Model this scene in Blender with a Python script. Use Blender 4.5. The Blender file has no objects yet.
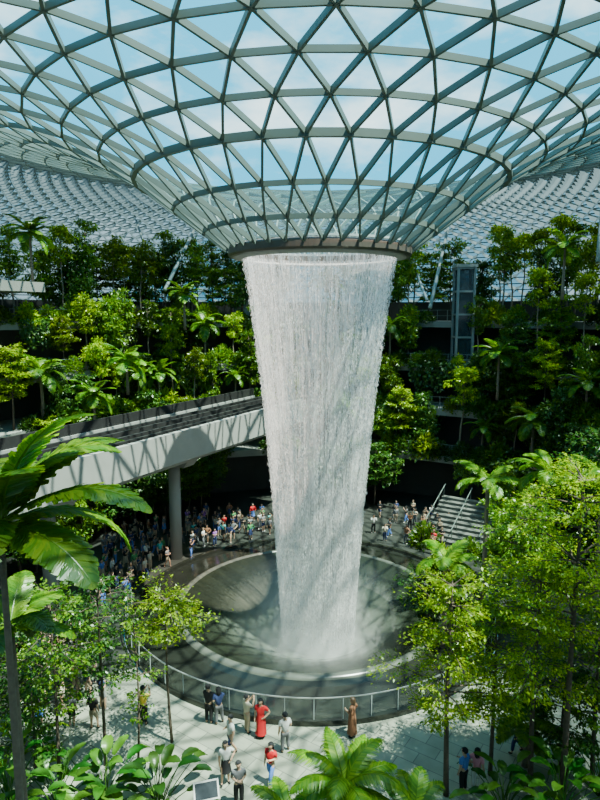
import bpy, bmesh, math, random
import numpy as np
from mathutils import Vector, Matrix
random.seed(7); rng = np.random.default_rng(7)
SC = bpy.context.scene; COL = SC.collection
PI = math.pi
CAMZ = 16.0; PITCH = math.radians(8.0); FPX = 600.0
CX, CY = 1.0, 31.5
PX = .55                      # centre of the pool and railing

# ------------------------------------------------------------------ camera helpers
def ray(px, py):
    c, s = math.cos(PITCH), math.sin(PITCH)
    rx = (px-300)/FPX; ry = (400-py)/FPX
    return Vector((rx, c+ry*s, -s+ry*c))
def at(px, py, d):
    r = ray(px, py); return Vector((0, 0, CAMZ)) + r*(d/r.y)
def ground(px, py, z=0.0):
    r = ray(px, py); return Vector((0, 0, CAMZ)) + r*((z-CAMZ)/r.z)
def proj(p):
    c, s = math.cos(PITCH), math.sin(PITCH)
    y, z = p[1], p[2]-CAMZ
    dep = y*c - z*s
    return 300+FPX*p[0]/dep, 400-FPX*(y*s+z*c)/dep
def polar(phi, R, z):
    a = math.radians(phi)
    return Vector((CX+R*math.sin(a), CY+R*math.cos(a), z))

# ------------------------------------------------------------------ materials
def new_mat(name):
    m = bpy.data.materials.new(name); m.use_nodes = True
    nt = m.node_tree; nt.nodes.clear()
    out = nt.nodes.new('ShaderNodeOutputMaterial')
    return m, nt, out
def N(nt, typ, **kw):
    n = nt.nodes.new(typ)
    for k, v in kw.items():
        if k in n.inputs.keys(): n.inputs[k].default_value = v
        else: setattr(n, k, v)
    return n
def L(nt, a, b): nt.links.new(a, b)
def c4(c): return (c[0], c[1], c[2], 1)
def mat(name, col, rough=.6, metal=0., var=.25, scale=3., bump=0., spec=.5):
    m, nt, out = new_mat(name)
    b = N(nt, 'ShaderNodeBsdfPrincipled', Roughness=rough, Metallic=metal)
    b.inputs['Specular IOR Level'].default_value = spec
    tc = N(nt, 'ShaderNodeTexCoord')
    nz = N(nt, 'ShaderNodeTexNoise', Scale=scale, Detail=5.)
    L(nt, tc.outputs['Object'], nz.inputs['Vector'])
    mx = N(nt, 'ShaderNodeMixRGB'); mx.inputs[1].default_value = c4([x*(1-var) for x in col]); mx.inputs[2].default_value = c4([min(1, x*(1+var)) for x in col])
    L(nt, nz.outputs['Fac'], mx.inputs[0]); L(nt, mx.outputs[0], b.inputs['Base Color'])
    if bump:
        bp = N(nt, 'ShaderNodeBump', Strength=bump, Distance=.05); L(nt, nz.outputs['Fac'], bp.inputs['Height']); L(nt, bp.outputs[0], b.inputs['Normal'])
    L(nt, b.outputs[0], out.inputs[0]); return m
def leaf_mat(name, col, trans=.45, var=.45, orand=.9, gloss=.03):
    m, nt, out = new_mat(name)
    g = N(nt, 'ShaderNodeNewGeometry'); oi = N(nt, 'ShaderNodeObjectInfo')
    a = N(nt, 'ShaderNodeMath', operation='MULTIPLY_ADD'); a.inputs[1].default_value = var*1.4; a.inputs[2].default_value = 1-var*.7
    L(nt, g.outputs['Random Per Island'], a.inputs[0])
    o = N(nt, 'ShaderNodeMath', operation='MULTIPLY_ADD'); o.inputs[1].default_value = orand; o.inputs[2].default_value = 1-orand*.42
    L(nt, oi.outputs['Random'], o.inputs[0])
    mm = N(nt, 'ShaderNodeMath', operation='MULTIPLY'); L(nt, a.outputs[0], mm.inputs[0]); L(nt, o.outputs[0], mm.inputs[1])
    hs = N(nt, 'ShaderNodeHueSaturation'); hs.inputs['Color'].default_value = c4(col); hs.inputs['Saturation'].default_value = 1.08
    L(nt, mm.outputs[0], hs.inputs['Value'])
    h = N(nt, 'ShaderNodeMath', operation='MULTIPLY_ADD'); h.inputs[1].default_value = -.06; h.inputs[2].default_value = .52
    L(nt, g.outputs['Random Per Island'], h.inputs[0]); L(nt, h.outputs[0], hs.inputs['Hue'])
    d = N(nt, 'ShaderNodeBsdfDiffuse'); t = N(nt, 'ShaderNodeBsdfTranslucent'); gl = N(nt, 'ShaderNodeBsdfGlossy', Roughness=.34)
    gl.inputs['Color'].default_value = (.8, .9, .8, 1)
    tcx = N(nt, 'ShaderNodeMixRGB', blend_type='MULTIPLY'); tcx.inputs[0].default_value = 1; tcx.inputs[2].default_value = (1.75, 1.6, .4, 1)
    L(nt, hs.outputs[0], d.inputs[0]); L(nt, hs.outputs[0], tcx.inputs[1]); L(nt, tcx.outputs[0], t.inputs[0])
    m1 = N(nt, 'ShaderNodeMixShader'); m1.inputs[0].default_value = trans
    L(nt, d.outputs[0], m1.inputs[1]); L(nt, t.outputs[0], m1.inputs[2])
    m2 = N(nt, 'ShaderNodeMixShader'); m2.inputs[0].default_value = gloss
    L(nt, m1.outputs[0], m2.inputs[1]); L(nt, gl.outputs[0], m2.inputs[2])
    L(nt, m2.outputs[0], out.inputs[0]); return m
M = {}
M['leaf_bright'] = leaf_mat('leaf_bright', (.185, .325, .018), .5, .6)
M['leaf_mid'] = leaf_mat('leaf_mid', (.075, .18, .018), .45, .6)
M['leaf_dark'] = leaf_mat('leaf_dark', (.027, .09, .016), .35, .5)
M['leaf_glow'] = leaf_mat('leaf_glow', (.125, .26, .025), .52, .3, .9, .06)
M['bg_bright'] = leaf_mat('bg_leaf_bright', (.155, .27, .02), .45, .65, 1.1)
M['bg_mid'] = leaf_mat('bg_leaf_mid', (.066, .15, .016), .4, .65, 1.1)
M['bg_dark'] = leaf_mat('bg_leaf_dark', (.027, .08, .014), .3, .65, 1.)
M['leaf_palm'] = leaf_mat('leaf_palm', (.10, .23, .022), .45, .45)
M['leaf_broad'] = leaf_mat('leaf_broad', (.035, .125, .018), .3, .45)
M['bark'] = mat('bark', (.09, .065, .045), .9, var=.5, scale=9, bump=.5)
M['bark_pale'] = mat('bark_pale', (.19, .15, .105), .9, var=.4, scale=9, bump=.5)
M['steel'] = mat('steel_grey_paint', (.115, .15, .135), .5, .1, .1)
M['steel_light'] = mat('steel_light_paint', (.36, .42, .42), .5, .1, .1)
M['louvre'] = mat('louvre_panel', (.22, .27, .285), .5, .1, .12)
M['ring'] = mat('ring_bronze', (.10, .085, .07), .45, .3, .2)
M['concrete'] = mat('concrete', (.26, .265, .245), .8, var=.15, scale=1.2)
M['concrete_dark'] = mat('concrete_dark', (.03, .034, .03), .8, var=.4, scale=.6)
M['slab'] = mat('slab_edge', (.19, .20, .18), .8, var=.25, scale=.8)
M['stair'] = mat('stair_stone', (.085, .092, .08), .7, var=.25, scale=2)
M['floor_shade'] = mat('floor_painted_shade', (.024, .027, .023), .45, var=.35, scale=1.2)  # shade below bridge and trees, painted as a near-black floor colour
M['rail_dark'] = mat('rail_dark', (.03, .03, .03), .5, .4, .3)
M['deck'] = mat('bridge_deck', (.035, .033, .031), .85, var=.3, scale=2)
M['metal'] = mat('brushed_metal', (.5, .52, .52), .35, .8, .1)
M['lift'] = mat('lift_grey_metal', (.22, .25, .25), .45, .4, .15)
M['wetstone'] = mat('wet_dark_stone', (.012, .014, .011), .16, var=.4, scale=1.5)
M['rim'] = mat('wet_rim_stone', (.075, .082, .068), .25, var=.3, scale=2)
M['black'] = mat('black_plastic', (.02, .02, .022), .4, var=.1)
M['screen'] = mat('screen_dark_face', (.03, .035, .04), .15, var=.4, scale=6)
M['frame_pale'] = mat('pale_frame', (.5, .5, .5), .4, var=.1)

def glass_mat(name, tint, gloss=.06, diff=0., diffcol=(.5, .55, .56)):
    m, nt, out = new_mat(name)
    t = N(nt, 'ShaderNodeBsdfTransparent')
    tc = N(nt, 'ShaderNodeTexCoord'); nz = N(nt, 'ShaderNodeTexNoise', Scale=.35, Detail=3.)
    L(nt, tc.outputs['Object'], nz.inputs['Vector'])
    mx = N(nt, 'ShaderNodeMixRGB'); mx.inputs[1].default_value = c4([x*.93 for x in tint]); mx.inputs[2].default_value = c4([min(1, x*1.05) for x in tint])
    L(nt, nz.outputs['Fac'], mx.inputs[0]); L(nt, mx.outputs[0], t.inputs[0])
    g = N(nt, 'ShaderNodeBsdfGlossy', Roughness=.08)
    a = N(nt, 'ShaderNodeMixShader'); a.inputs[0].default_value = gloss
    L(nt, t.outputs[0], a.inputs[1]); L(nt, g.outputs[0], a.inputs[2]); last = a
    if diff:
        d = N(nt, 'ShaderNodeBsdfDiffuse'); d.inputs[0].default_value = c4(diffcol)
        tl = N(nt, 'ShaderNodeBsdfTranslucent'); tl.inputs[0].default_value = c4(diffcol)
        dd = N(nt, 'ShaderNodeMixShader'); dd.inputs[0].default_value = .5; L(nt, d.outputs[0], dd.inputs[1]); L(nt, tl.outputs[0], dd.inputs[2])
        b = N(nt, 'ShaderNodeMixShader'); b.inputs[0].default_value = diff
        L(nt, a.outputs[0], b.inputs[1]); L(nt, dd.outputs[0], b.inputs[2]); last = b
    L(nt, last.outputs[0], out.inputs[0]); return m
M['glass_roof'] = glass_mat('roof_glass', (.74, .96, 1.0), .04, .02, (.8, .85, .85))
M['glass_far'] = glass_mat('roof_glass_fritted', (.36, .48, .53), .05, .55, (.09, .125, .14))
M['glass_rail'] = glass_mat('rail_glass', (.84, .90, .87), .05, .02)

def floor_mat():
    m, nt, out = new_mat('plaza_paving')
    b = N(nt, 'ShaderNodeBsdfPrincipled', Roughness=.5)
    tc = N(nt, 'ShaderNodeTexCoord')
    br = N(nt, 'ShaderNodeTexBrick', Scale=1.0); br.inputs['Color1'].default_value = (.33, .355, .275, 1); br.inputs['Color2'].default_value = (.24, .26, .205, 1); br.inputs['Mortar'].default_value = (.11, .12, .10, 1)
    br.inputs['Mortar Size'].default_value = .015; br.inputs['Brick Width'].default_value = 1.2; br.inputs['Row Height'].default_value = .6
    mp = N(nt, 'ShaderNodeMapping'); mp.inputs['Rotation'].default_value = (0, 0, .6)
    L(nt, tc.outputs['Object'], mp.inputs[0]); L(nt, mp.outputs[0], br.inputs['Vector'])
    nz = N(nt, 'ShaderNodeTexNoise', Scale=1.3, Detail=6.); L(nt, tc.outputs['Object'], nz.inputs['Vector'])
    mx = N(nt, 'ShaderNodeMixRGB', blend_type='MULTIPLY'); mx.inputs[0].default_value = .6
    L(nt, br.outputs[0], mx.inputs[1]); L(nt, nz.outputs['Fac'], mx.inputs[2])
    L(nt, mx.outputs[0], b.inputs['Base Color'])
    L(nt, b.outputs[0], out.inputs[0]); return m
M['floor'] = floor_mat()

def water_mat(name, su, sv, lo, hi, amax, fade=None, soft=False):
    """thin falling water: white scattering threads over clear gaps (uv: u = turn, v = height in m)"""
    m, nt, out = new_mat(name)
    uv = N(nt, 'ShaderNodeUVMap'); mp = N(nt, 'ShaderNodeMapping'); mp.inputs['Scale'].default_value = (su, sv, 1)
    L(nt, uv.outputs[0], mp.inputs[0])
    nz = N(nt, 'ShaderNodeTexNoise', Scale=1., Detail=3., Roughness=.65); L(nt, mp.outputs[0], nz.inputs['Vector'])
    mp2 = N(nt, 'ShaderNodeMapping'); mp2.inputs['Scale'].default_value = (su*.15, sv*.12, 1); L(nt, uv.outputs[0], mp2.inputs[0])
    n2 = N(nt, 'ShaderNodeTexNoise', Scale=1., Detail=2.); L(nt, mp2.outputs[0], n2.inputs['Vector'])
    ad = N(nt, 'ShaderNodeMath', operation='MULTIPLY_ADD'); ad.inputs[1].default_value = .45; L(nt, n2.outputs['Fac'], ad.inputs[0]); L(nt, nz.outputs['Fac'], ad.inputs[2])
    mr = N(nt, 'ShaderNodeMapRange'); mr.inputs['From Min'].default_value = lo; mr.inputs['From Max'].default_value = hi; mr.inputs['To Max'].default_value = amax
    L(nt, ad.outputs[0], mr.inputs['Value']); alpha = mr.outputs[0]
    if fade:
        sx = N(nt, 'ShaderNodeSeparateXYZ'); L(nt, uv.outputs[0], sx.inputs[0])
        fr = N(nt, 'ShaderNodeMapRange'); fr.inputs['From Min'].default_value = fade[0]; fr.inputs['From Max'].default_value = fade[1]
        fr.inputs['To Min'].default_value = fade[2]; fr.inputs['To Max'].default_value = fade[3]
        L(nt, sx.outputs[1], fr.inputs['Value'])
        mu = N(nt, 'ShaderNodeMath', operation='MULTIPLY'); L(nt, alpha, mu.inputs[0]); L(nt, fr.outputs[0], mu.inputs[1]); alpha = mu.outputs[0]
    if soft:
        lw = N(nt, 'ShaderNodeLayerWeight', Blend=.5); iv = N(nt, 'ShaderNodeMath', operation='SUBTRACT'); iv.inputs[0].default_value = 1.; L(nt, lw.outputs['Facing'], iv.inputs[1])
        mu = N(nt, 'ShaderNodeMath', operation='MULTIPLY'); L(nt, alpha, mu.inputs[0]); L(nt, iv.outputs[0], mu.inputs[1]); alpha = mu.outputs[0]
    t = N(nt, 'ShaderNodeBsdfTransparent'); d = N(nt, 'ShaderNodeBsdfDiffuse'); d.inputs[0].default_value = (.99, .975, .965, 1)
    tl = N(nt, 'ShaderNodeBsdfTranslucent'); tl.inputs[0].default_value = (.99, .97, .965, 1)
    dd = N(nt, 'ShaderNodeMixShader'); dd.inputs[0].default_value = .5; L(nt, d.outputs[0], dd.inputs[1]); L(nt, tl.outputs[0], dd.inputs[2])
    x = N(nt, 'ShaderNodeMixShader'); L(nt, alpha, x.inputs[0]); L(nt, t.outputs[0], x.inputs[1]); L(nt, dd.outputs[0], x.inputs[2])
    L(nt, x.outputs[0], out.inputs[0]); return m
M['water'] = water_mat('falling_water', 460, .45, .58, .94, .8, (0, 21, 1.2, .85))
M['mist'] = water_mat('spray_mist', 6, .35, .40, 1.0, .65, (0, 3.6, 1.0, 0.), True)
def drops_mat():
    m, nt, out = new_mat('water_drops')
    d = N(nt, 'ShaderNodeBsdfDiffuse'); d.inputs[0].default_value = (1, .985, .975, 1)
    tl = N(nt, 'ShaderNodeBsdfTranslucent'); tl.inputs[0].default_value = (1, .985, .975, 1)
    g = N(nt, 'ShaderNodeNewGeometry'); mr = N(nt, 'ShaderNodeMapRange'); mr.inputs['To Min'].default_value = .4; mr.inputs['To Max'].default_value = .6
    L(nt, g.outputs['Random Per Island'], mr.inputs['Value'])
    x = N(nt, 'ShaderNodeMixShader'); L(nt, mr.outputs[0], x.inputs[0]); L(nt, d.outputs[0], x.inputs[1]); L(nt, tl.outputs[0], x.inputs[2])
    tr = N(nt, 'ShaderNodeBsdfTransparent'); y = N(nt, 'ShaderNodeMixShader'); y.inputs[0].default_value = .15
    L(nt, x.outputs[0], y.inputs[1]); L(nt, tr.outputs[0], y.inputs[2])
    L(nt, y.outputs[0], out.inputs[0]); return m
M['drops'] = drops_mat()
def bowl_mat():
    m, nt, out = new_mat('wet_bowl')
    b = N(nt, 'ShaderNodeBsdfPrincipled', Roughness=.12)
    tc = N(nt, 'ShaderNodeTexCoord'); sx = N(nt, 'ShaderNodeSeparateXYZ'); L(nt, tc.outputs['Object'], sx.inputs[0])
    cx = N(nt, 'ShaderNodeCombineXYZ'); L(nt, sx.outputs[0], cx.inputs[0]); L(nt, sx.outputs[1], cx.inputs[1])
    ln = N(nt, 'ShaderNodeVectorMath', operation='LENGTH'); L(nt, cx.outputs[0], ln.inputs[0])
    at2 = N(nt, 'ShaderNodeMath', operation='ARCTAN2'); L(nt, sx.outputs[0], at2.inputs[0]); L(nt, sx.outputs[1], at2.inputs[1])
    am = N(nt, 'ShaderNodeMath', operation='MULTIPLY'); am.inputs[1].default_value = 30.; L(nt, at2.outputs[0], am.inputs[0])
    rm = N(nt, 'ShaderNodeMath', operation='MULTIPLY'); rm.inputs[1].default_value = 2.4; L(nt, ln.outputs['Value'], rm.inputs[0])
    pc = N(nt, 'ShaderNodeCombineXYZ'); L(nt, am.outputs[0], pc.inputs[0]); L(nt, rm.outputs[0], pc.inputs[1])
    nz = N(nt, 'ShaderNodeTexNoise', Scale=1., Detail=7., Roughness=.7); L(nt, pc.outputs[0], nz.inputs['Vector'])
    ad = N(nt, 'ShaderNodeMath', operation='MULTIPLY_ADD'); ad.inputs[1].default_value = 2.2; L(nt, nz.outputs['Fac'], ad.inputs[0]); L(nt, ln.outputs['Value'], ad.inputs[2])
    cr = N(nt, 'ShaderNodeValToRGB'); mr = N(nt, 'ShaderNodeMath', operation='DIVIDE'); mr.inputs[1].default_value = 9.
    L(nt, ad.outputs[0], mr.inputs[0]); L(nt, mr.outputs[0], cr.inputs[0])
    e = cr.color_ramp.elements; e[0].position = .38; e[0].color = (.11, .13, .105, 1); e[1].position = .74; e[1].color = (.013, .017, .011, 1)
    L(nt, cr.outputs[0], b.inputs['Base Color'])
    bp = N(nt, 'ShaderNodeBump', Strength=.5, Distance=.05); L(nt, nz.outputs['Fac'], bp.inputs['Height']); L(nt, bp.outputs[0], b.inputs['Normal'])
    L(nt, b.outputs[0], out.inputs[0]); return m
M['bowl'] = bowl_mat()

# ------------------------------------------------------------------ mesh helpers
class MB:
    def __init__(s): s.v = []; s.f = []; s.mi = []; s.cur = 0
    def add(s, vs, fs):
        o = len(s.v); s.v += [tuple(p) for p in vs]
        for f in fs: s.f.append(tuple(i+o for i in f)); s.mi.append(s.cur)
        return s
    def box(s, c, size, rz=0., mat4=None):
        hx, hy, hz = size[0]/2, size[1]/2, size[2]/2
        vs = [Vector((x*hx, y*hy, z*hz)) for z in (-1, 1) for y in (-1, 1) for x in (-1, 1)]
        R = mat4 if mat4 else Matrix.Rotation(rz, 4, 'Z')
        vs = [R @ p + Vector(c) for p in vs]
        return s.add(vs, [(0, 2, 3, 1), (4, 5, 7, 6), (0, 1, 5, 4), (2, 6, 7, 3), (0, 4, 6, 2), (1, 3, 7, 5)])
    def tube(s, pts, rad, n=8, cap=True):
        pts = [Vector(p) for p in pts]; k = len(pts)
        if not hasattr(rad, '__len__'): rad = [rad]*k
        up = None; vs = []; fs = []
        for i, p in enumerate(pts):
            t = (pts[min(i+1, k-1)]-pts[max(i-1, 0)]).normalized()
            if up is None:
                up = Vector((0, 0, 1)) if abs(t.z) < .9 else Vector((1, 0, 0))
            a = t.cross(up)
            if a.length < 1e-5: a = t.orthogonal()
            a.normalize(); b = a.cross(t).normalized(); up = b
            for j in range(n):
                q = 2*PI*(j+.5)/n; vs.append(p+(a*math.cos(q)+b*math.sin(q))*rad[i])
        for i in range(k-1):
            for j in range(n):
                fs.append((i*n+j, i*n+(j+1) % n, (i+1)*n+(j+1) % n, (i+1)*n+j))
        if cap: fs.append(tuple(range(n-1, -1, -1))); fs.append(tuple((k-1)*n+j for j in range(n)))
        return s.add(vs, fs)
    def bar(s, p, q, w, h=None):
        """square bar from p to q"""
        p = Vector(p); q = Vector(q); h = h or w; t = (q-p).normalized()
        a = t.cross(Vector((0, 0, 1)))
        if a.length < 1e-4: a = Vector((1, 0, 0))
        a.normalize(); b = a.cross(t)
        vs = [c + a*(x*w/2)+b*(y*h/2) for c in (p, q) for x, y in ((-1, -1), (1, -1), (1, 1), (-1, 1))]
        return s.add(vs, [(0, 1, 5, 4), (1, 2, 6, 5), (2, 3, 7, 6), (3, 0, 4, 7), (3, 2, 1, 0), (4, 5, 6, 7)])
    def lathe(s, prof, n=64, a0=0., a1=360., c=(0, 0), closed=False):
        full = abs(a1-a0) >= 359.9; cols = n if full else n+1; vs = []; fs = []
        for (r, z) in prof:
            for j in range(cols):
                a = math.radians(a0+(a1-a0)*j/n); vs.append((c[0]+r*math.sin(a), c[1]+r*math.cos(a), z))
        k = len(prof)
        for i in range(k if closed else k-1):
            i2 = (i+1) % k
            for j in range(n):
                j2 = (j+1) % cols; fs.append((i*cols+j, i*cols+j2, i2*cols+j2, i2*cols+j))
        if closed and not full:
            fs.append(tuple(i*cols for i in range(k))); fs.append(tuple(i*cols+n for i in range(k-1, -1, -1)))
        return s.add(vs, fs)
    def mesh(s, name, mats, smooth=False):
        me = bpy.data.meshes.new(name); me.from_pydata(s.v, [], s.f)
        for m in (mats if isinstance(mats, (list, tuple)) else [mats]): me.materials.append(m)
        if any(s.mi): me.polygons.foreach_set('material_index', s.mi)
        if smooth: me.polygons.foreach_set('use_smooth', [True]*len(s.f))
        me.update(); return me
    def build(s, name, mats, parent=None, smooth=False, loc=None):
        return obj(name, s.mesh(name, mats, smooth), parent, loc)
def mesh_np(name, V, F, m, smooth=False):
    me = bpy.data.meshes.new(name); V = np.ascontiguousarray(V, dtype=np.float32); F = np.ascontiguousarray(F, dtype=np.int32)
    me.vertices.add(len(V)); me.vertices.foreach_set('co', V.ravel())
    me.loops.add(F.size); me.loops.foreach_set('vertex_index', F.ravel())
    me.polygons.add(len(F)); me.polygons.foreach_set('loop_start', np.arange(0, F.size, F.shape[1], dtype=np.int32))
    me.materials.append(m); me.update(calc_edges=True); me.validate()
    if smooth: me.polygons.foreach_set('use_smooth', [True]*len(F))
    return me
def obj(name, me, parent=None, loc=None):
    o = bpy.data.objects.new(name, me); COL.objects.link(o)
    if parent is not None: o.parent = parent
    if loc is not None: o.location = loc
    return o
def tag(o, label, cat, group=None, kind=None):
    o['label'] = label; o['category'] = cat
    if group: o['group'] = group
    if kind: o['kind'] = kind
    return o
def thing(name, label, cat, loc=(0, 0, 0), rz=0., group=None):
    o = bpy.data.objects.new(name, None); COL.objects.link(o); o.empty_display_size = .2
    o.location = loc; o.rotation_euler = (0, 0, rz); return tag(o, label, cat, group)
def struct(o): o['kind'] = 'structure'; return o
ORD = ['first', 'second', 'third', 'fourth', 'fifth', 'sixth', 'seventh', 'eighth', 'ninth', 'tenth', 'eleventh', 'twelfth', 'thirteenth', 'fourteenth', 'fifteenth', 'sixteenth', 'seventeenth', 'eighteenth', 'nineteenth', 'twentieth', 'twenty-first', 'twenty-second', 'twenty-third', 'twenty-fourth', 'twenty-fifth', 'twenty-sixth', 'twenty-seventh', 'twenty-eighth', 'twenty-ninth', 'thirtieth']

# ------------------------------------------------------------------ world, sun, camera
w = bpy.data.worlds.new('sky'); SC.world = w; w.use_nodes = True; nt = w.node_tree; nt.nodes.clear()
wo = N(nt, 'ShaderNodeOutputWorld'); bg = N(nt, 'ShaderNodeBackground', Strength=2.7)
tc = N(nt, 'ShaderNodeTexCoord'); mp = N(nt, 'ShaderNodeMapping'); mp.inputs['Scale'].default_value = (1, 1, 2.2); L(nt, tc.outputs['Generated'], mp.inputs[0])
nz = N(nt, 'ShaderNodeTexNoise', Scale=2.6, Detail=7., Roughness=.55); L(nt, mp.outputs[0], nz.inputs['Vector'])
cr = N(nt, 'ShaderNodeValToRGB'); e = cr.color_ramp.elements; e[0].position = .50; e[0].color = (.025, .46, .72, 1); e[1].position = .66; e[1].color = (1.0, 1.05, 1.05, 1)
L(nt, nz.outputs['Fac'], cr.inputs[0]); L(nt, cr.outputs[0], bg.inputs[0]); L(nt, bg.outputs[0], wo.inputs[0])
sd = bpy.data.lights.new('sun', 'SUN'); sd.energy = 26.0; sd.angle = .012; sd.color = (1, .92, .76)
so = bpy.data.objects.new('sun', sd); COL.objects.link(so); so.location = (20, -10, 70)
el = math.radians(68); sv = Vector((math.cos(el)*.86, math.cos(el)*-.50, math.sin(el)))
so.rotation_euler = (-sv).to_track_quat('-Z', 'Y').to_euler()
cd = bpy.data.cameras.new('camera'); cam = bpy.data.objects.new('camera', cd); COL.objects.link(cam)
cam.location = (0, 0, CAMZ); cam.rotation_euler = (PI/2-PITCH, 0, 0)
cd.sensor_fit = 'VERTICAL'; cd.sensor_height = 36; cd.lens = 27; cd.clip_end = 400; SC.camera = cam

# ------------------------------------------------------------------ roof
PR = [4.6, 9.1, 11, 13, 15.2, 17.6, 20.2, 23, 26, 29.5, 33, 37, 41, 45, 48, 51]
PH = [3.2, 6.45, 7.5, 8.4, 9.1, 9.65, 10.1, 10.5, 10.7, 10.6, 10.0, 8.8, 7.0, 4.8, 2.6, -.5]
def rz_(R): return CAMZ+float(np.interp(R, PR, PH))
def node(R, ang): return Vector((CX+R*math.sin(ang), CY+R*math.cos(ang), rz_(R)))
RI = [4.72, 5.85, 7.3, 9.1, 10.6, 12.1, 13.6, 15.0, 16.3, 17.6]; NS = 36
R1 = [17.6+1.066*i for i in range(7)]; R2 = [24.0+.9*i for i in range(30)]
allR = RI+R1[1:]+R2[1:]
g = MB()
for k in range(len(allR)-1):
    g.cur = 0 if allR[k] < 21 else 1
    g.lathe([(allR[k], rz_(allR[k])+.12), (allR[k+1], rz_(allR[k+1])+.12)], 72, c=(CX, CY))
roof = struct(g.build('ceiling', [M['glass_roof'], M['glass_far']]))
dl = 2*PI/NS
for k, R in enumerate(RI):
    if k == 0: continue
    b = MB(); pts = [node(R, (j+.5*(k % 2))*dl) for j in range(NS+1)]
    for j in range(NS): b.bar(pts[j], pts[j+1], .21 if k == 3 else .105, .30 if k == 3 else .22)
    b.build('ring_beam', M['steel'], roof)
for sgn in (1, -1):
    for i in range(NS):
        b = MB()
        for k in range(len(RI)-1):
            b.bar(node(RI[k], (i+sgn*.5*k)*dl), node(RI[k+1], (i+sgn*.5*(k+1))*dl), .09+.004*k, .22)
        b.build('diagonal_beam', M['steel'], roof)
b = MB(); lv = MB()
for (RR, n, wd) in ((R1, NS*2, .085), (R2, NS*4, .055)):
    dd = 2*PI/n; par0 = 1
    for k in range(len(RR)):
        off = .5*((k+par0) % 2)
        for j in range(n):
            p = node(RR[k], (j+off)*dd); q = node(RR[k], (j+1+off)*dd)
            b.bar(p, q, wd, wd*2)
            if k < len(RR)-1:
                for s in (-.5, .5): b.bar(p, node(RR[k+1], (j+off+s)*dd), wd, wd*2)
                if n == NS*4 and math.cos((j+.5+off)*dd) > -.3:
                    out = Vector((math.sin((j+.5+off)*dd), math.cos((j+.5+off)*dd), 0)); vs = []
                    for t_, sag in ((.03, 0), (.25, .75), (.5, 1), (.75, .75), (.97, 0)):
                        m_ = p.lerp(q, t_)-Vector((0, 0, .10+.62*sag)); vs += [m_, m_+out*.42+Vector((0, 0, .36))]
                    lv.add(vs, [(2*i, 2*i+2, 2*i+3, 2*i+1) for i in range(4)])
o = b.build('outer_lattice', M['steel'], roof); o['kind'] = 'stuff'
o = lv.build('sunshade_louvres', M['louvre'], roof); o['kind'] = 'stuff'

zr = CAMZ+3.2
t = thing('oculus_ring', 'dark bronze ring at the foot of the glass funnel where the water pours out', 'ring', (CX, CY, zr-.3))
MB().lathe([(4.45, .55), (4.66, .42), (4.66, .12), (4.55, .02), (4.4, .02), (4.4, .55)], 96, closed=True).build('fascia', M['ring'], t)
MB().lathe([(4.4, .0), (3.98, -.10), (3.9, -.02), (4.4, .12)], 96, closed=True).build('soffit', M['concrete'], t)
MB().lathe([(4.5, .66), (4.68, .66), (4.68, .56), (4.5, .56)], 96, closed=True).build('gutter_lip', M['steel_light'], t)

def strut(p, q, lab, r=.16):
    o = MB().tube([Vector((0, 0, 0)), Vector(q)-Vector(p)], [r*1.1, r*.8], 10).build('roof_strut', M['steel_light'], None, True, p)
    tag(o, lab, 'column', 'slanting roof columns')

# ------------------------------------------------------------------ pool and floor
RO = 9.95
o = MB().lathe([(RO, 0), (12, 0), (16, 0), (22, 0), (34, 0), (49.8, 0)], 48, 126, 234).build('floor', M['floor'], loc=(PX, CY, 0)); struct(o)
o = MB().lathe([(RO, 0), (12, 0), (16, 0), (22, 0), (34, 0), (49.8, 0)], 96, -126, 126).build('floor', M['floor_shade'], loc=(PX, CY, 0)); struct(o)  # back and side sector, its shade put into the floor colour
t = thing('pool_basin', 'round dark stone basin below the waterfall with a shallow sunken wet bowl', 'pool', (PX, CY, 0))
MB().lathe([(7.02, .38), (6.6, .26), (5.8, .0), (4.8, -.42), (3.8, -.95), (3.0, -1.45), (2.4, -1.75), (1.2, -1.95), (.01, -1.95)], 96).build('bowl', M['bowl'], t, True)
MB().lathe([(7.0, .34), (7.03, .42), (7.1, .47), (7.25, .46), (7.4, .38), (7.45, .25)], 96).build('rim', M['rim'], t, True)
MB().lathe([(7.42, .32), (7.7, .2), (8.7, .1), (9.65, .04), (9.7, .22), (9.93, .22), (9.95, -.1)], 96).build('surround', M['wetstone'], t)
t = thing('glass_railing', 'curved glass safety railing with slim metal posts in front of the pool', 'railing', (PX, CY, 0))
RRr = 9.82
MB().lathe([(RRr-.02, 1.12), (RRr+.02, 1.12), (RRr+.02, 1.16), (RRr-.02, 1.16)], 80, 92, 268, closed=True).build('handrail', M['metal'], t)
NP = 26
for i in range(NP+1):
    a = math.radians(92+176*i/NP); a2 = math.radians(92+176*(i+1)/NP)
    MB().box((RRr*math.sin(a), RRr*math.cos(a), .68), (.03, .03, .92), -a).build('post', M['steel_light'], t)
    if i == NP: break
    gp = MB(); A_ = math.degrees(a)+.4; B_ = math.degrees(a2)-.4
    gp.lathe([(RRr, .26), (RRr, 1.10)], 3, A_, B_); gp.build('glass_panel', M['glass_rail'], t)

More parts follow.
